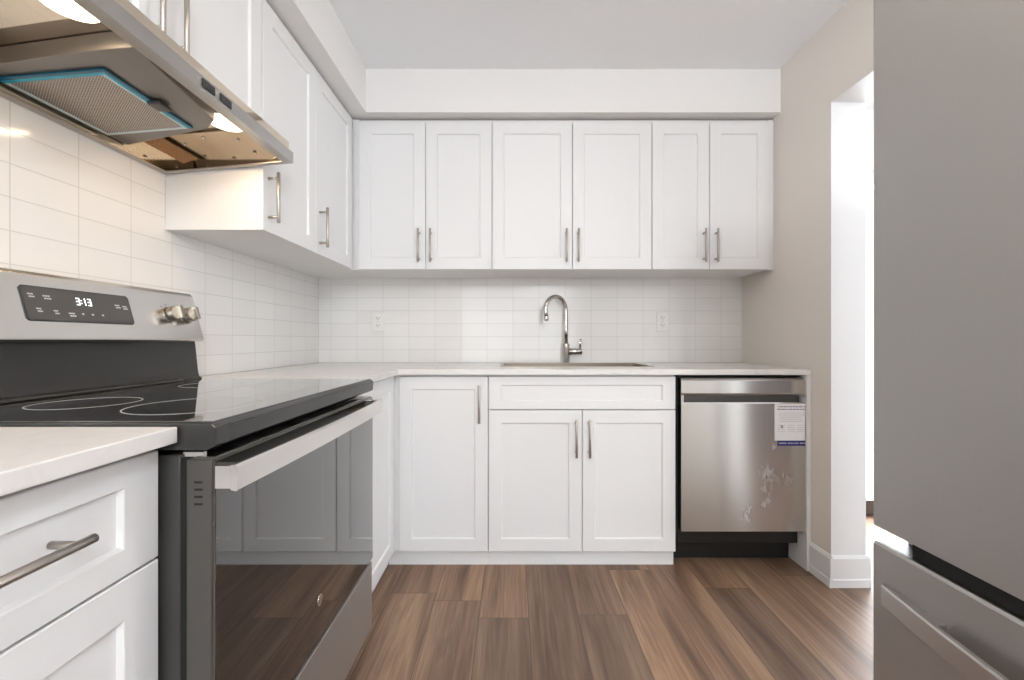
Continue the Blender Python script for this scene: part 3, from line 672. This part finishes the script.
def words(m, x0, x1, z, h, n, sd):
    r = random.Random(sd); x = x0
    while x < x1 - 0.004:
        w_ = r.uniform(0.004, n); m.box(x, min(x + w_, x1), yf, DF - 0.0007, z, z + h); x += w_ + 0.0022
words(m, 1.218, 1.342, 0.7505, 0.0060, 0.018, 1); words(m, 1.214, 1.344, 0.7385, 0.0060, 0.018, 2)
m.obj('sticker_heading', 'ink', sk_)
m = MB()
for k, (a, b2) in enumerate(((1.22, 1.34), (1.22, 1.34), (1.225, 1.33), (1.225, 1.33), (1.225, 1.335))): words(m, a, b2, 0.724 - k * 0.0095, 0.0016, 0.012, 10 + k)
for a in (1.215, 1.262, 1.305):
    for k in range(4): words(m, a, a + 0.034, 0.668 - k * 0.010, 0.0014, 0.010, int(a * 1000) + k)
m.box(1.230, 1.240, yf, DF - .0007, 0.655, 0.668)
m.obj('sticker_text', 'ink', sk_)
bb = MB().box(1.216, stx1, DF - 0.0012, DF - 0.0001, 0.574, 0.598).obj('sticker_band', 'blue', sk_)
m = MB()
for a, b2 in ((1.222, 1.232), (1.235, 1.254), (1.262, 1.272), (1.275, 1.286), (1.291, 1.312), (1.318, 1.343)):
    x = a
    while x < b2: m.box(x, min(x + 0.0042, b2), DF - 0.0016, DF - 0.0011, 0.5838, 0.5882); x += 0.0072
m.obj('band_text', 'paper', bb)

# ------------------------------------------------------------ refrigerator
FX, FY1, FY0 = 0.72, 0.854, 0.05
fg = thing('refrigerator', 'large stainless bottom-freezer refrigerator in the right foreground', 'refrigerator', (1.12, 0.45, 0))
MB().box(FX + 0.066, 1.50, FY0 + 0.004, FY1 - 0.006, 0.04, 1.79, 0.004).obj('body', 'fridge_side', fg)
ud = MB().prism([(FX + 0.058, FY0), (FX + .012, FY0), (FX, FY0 + 0.012), (FX, FY1 - 0.009), (FX + .003, FY1 - .002), (FX + .010, FY1), (FX + 0.058, FY1)], lambda p, q, t_: (p, q, t_), 0.692, 1.80).obj('upper_door', 'steel_fridge', fg)
MB().box(FX + 0.058, FX + 0.066, FY0 + 0.02, FY1 - 0.02, 0.71, 1.78).obj('door_gasket', 'black_void', ud)
fdw = MB().prism([(FX + 0.058, 0.09), (FX, 0.09), (FX, 0.655), (FX + .004, 0.660), (FX + .058, 0.660)], bx, FY0, FY1 - 0.005).obj('freezer_drawer', 'steel_fridge', fg)
MB().box(FX + 0.007, FX + 0.058, FY0 + 0.01, FY1 - 0.010, 0.6598, 0.6606).obj('drawer_top', 'black_plastic', fdw)
MB().box(FX + 0.058, FX + 0.066, FY0 + 0.02, FY1 - 0.02, 0.11, 0.655).obj('drawer_gasket', 'black_void', fdw)
MB().box(FX + 0.012, FX + 0.066, FY0 + .01, FY1 - 0.075, 0.6602, 0.6918).obj('gap_cover', 'black_void', fg)
# freezer handle: bowed flat bar on two stand-offs
hy0, hy1 = 0.06, 0.820
hm = bmesh.new(); rings = []; nk = 48
for k in range(nk + 1):
    f = k / nk; y = hy0 + (hy1 - hy0) * f; e = min(f, 1 - f) * 2
    xo = FX - 0.010 - 0.036 * (1 - (1 - e) ** 2); xi = xo + 0.009
    prof = [(xi, .550), (xo + .002, .548), (xo, .551), (xo, .585), (xo + .002, .589), (xi, .589)]
    rings.append([hm.verts.new((x, y, z)) for x, z in prof])
for a, b2 in zip(rings, rings[1:]):
    for j in range(6): hm.faces.new((a[j], a[(j + 1) % 6], b2[(j + 1) % 6], b2[j]))
hm.faces.new(rings[0]); hm.faces.new(rings[-1][::-1]); bmesh.ops.recalc_face_normals(hm, faces=hm.faces[:])
h = MB(); h.join(hm); hh = h.obj('handle', 'bar_steel', fdw)
for ya, yb, sg in ((hy1 - 0.115, hy1 - 0.002, 1), (hy0 + 0.115, hy0 + 0.002, -1)):
    ea = 2 * 0.115 / (hy1 - hy0)
    pts = [(FX + .001, yb), (FX - 0.004, yb), (FX - 0.004 - 0.036 * (1 - (1 - ea * .5) ** 2), (ya + yb) / 2), (FX - 0.004 - 0.036 * (1 - (1 - ea) ** 2), ya), (FX + .001, ya)]
    MB().prism(pts, lambda p, q, t_: (p, q, t_), 0.552, 0.586).obj('handle_mount', 'bar_steel', hh)
MB().box(FX + 0.02, FX + 0.07, FY0 + 0.03, FY1 - 0.03, 0.0, 0.085).obj('toe_grille', 'black_plastic', fg)

# ------------------------------------------------------------ added fill pendant and ceiling lamp out of the frame, each with its own light
px, py, pz = 0.48, -1.25, 2.08
pl = thing('fill_pendant', 'white globe pendant added behind the camera as fill light', 'lamp', (px, py, CEIL))
MB().cyl((px, py, CEIL), (px, py, CEIL - 0.025), 0.06, 30, 0.004).obj('canopy', 'trim', pl)
MB().cyl((px, py, CEIL - 0.025), (px, py, pz + 0.15), 0.004, 10).obj('cord', 'black_plastic', pl)
MB().tube([(px, py, pz + 0.17), (px, py, pz + 0.14)], 0.03, 20).obj('socket', 'nickel', pl)
MB().tube([(px, py, pz + .15 * math.cos(a * math.pi / 14)) for a in range(1, 14)], [.15 * math.sin(a * math.pi / 14) for a in range(1, 14)], 28).obj('globe', emis('fill pendant globe', (0.95, 0.975, 1.0), 85.0), pl)  # strong glow added to lift the ceiling and cabinet fronts
cx, cy = 0.16, 0.90
cl = thing('ceiling_lamp', 'round flush ceiling lamp over the kitchen floor, above the frame', 'lamp', (cx, cy, CEIL))
MB().cyl((cx, cy, CEIL), (cx, cy, CEIL - 0.03), 0.19, 40, 0.004).obj('base', 'trim', cl)
MB().tube([(cx, cy, CEIL - .03), (cx, cy, CEIL - .055), (cx, cy, CEIL - .075), (cx, cy, CEIL - .082)], [.175, .165, .11, .02], 40).obj('diffuser', 'ceil_lens', cl)
l = bpy.data.lights.new('ceiling_lamp_light', 'AREA'); l.shape = 'DISK'; l.size = 0.32; l.energy = CEIL_E; l.color = (1.0, 0.85, 0.68)
o = bpy.data.objects.new('ceiling_lamp_light', l); COL.objects.link(o); o.location = (cx, cy, CEIL - 0.09)
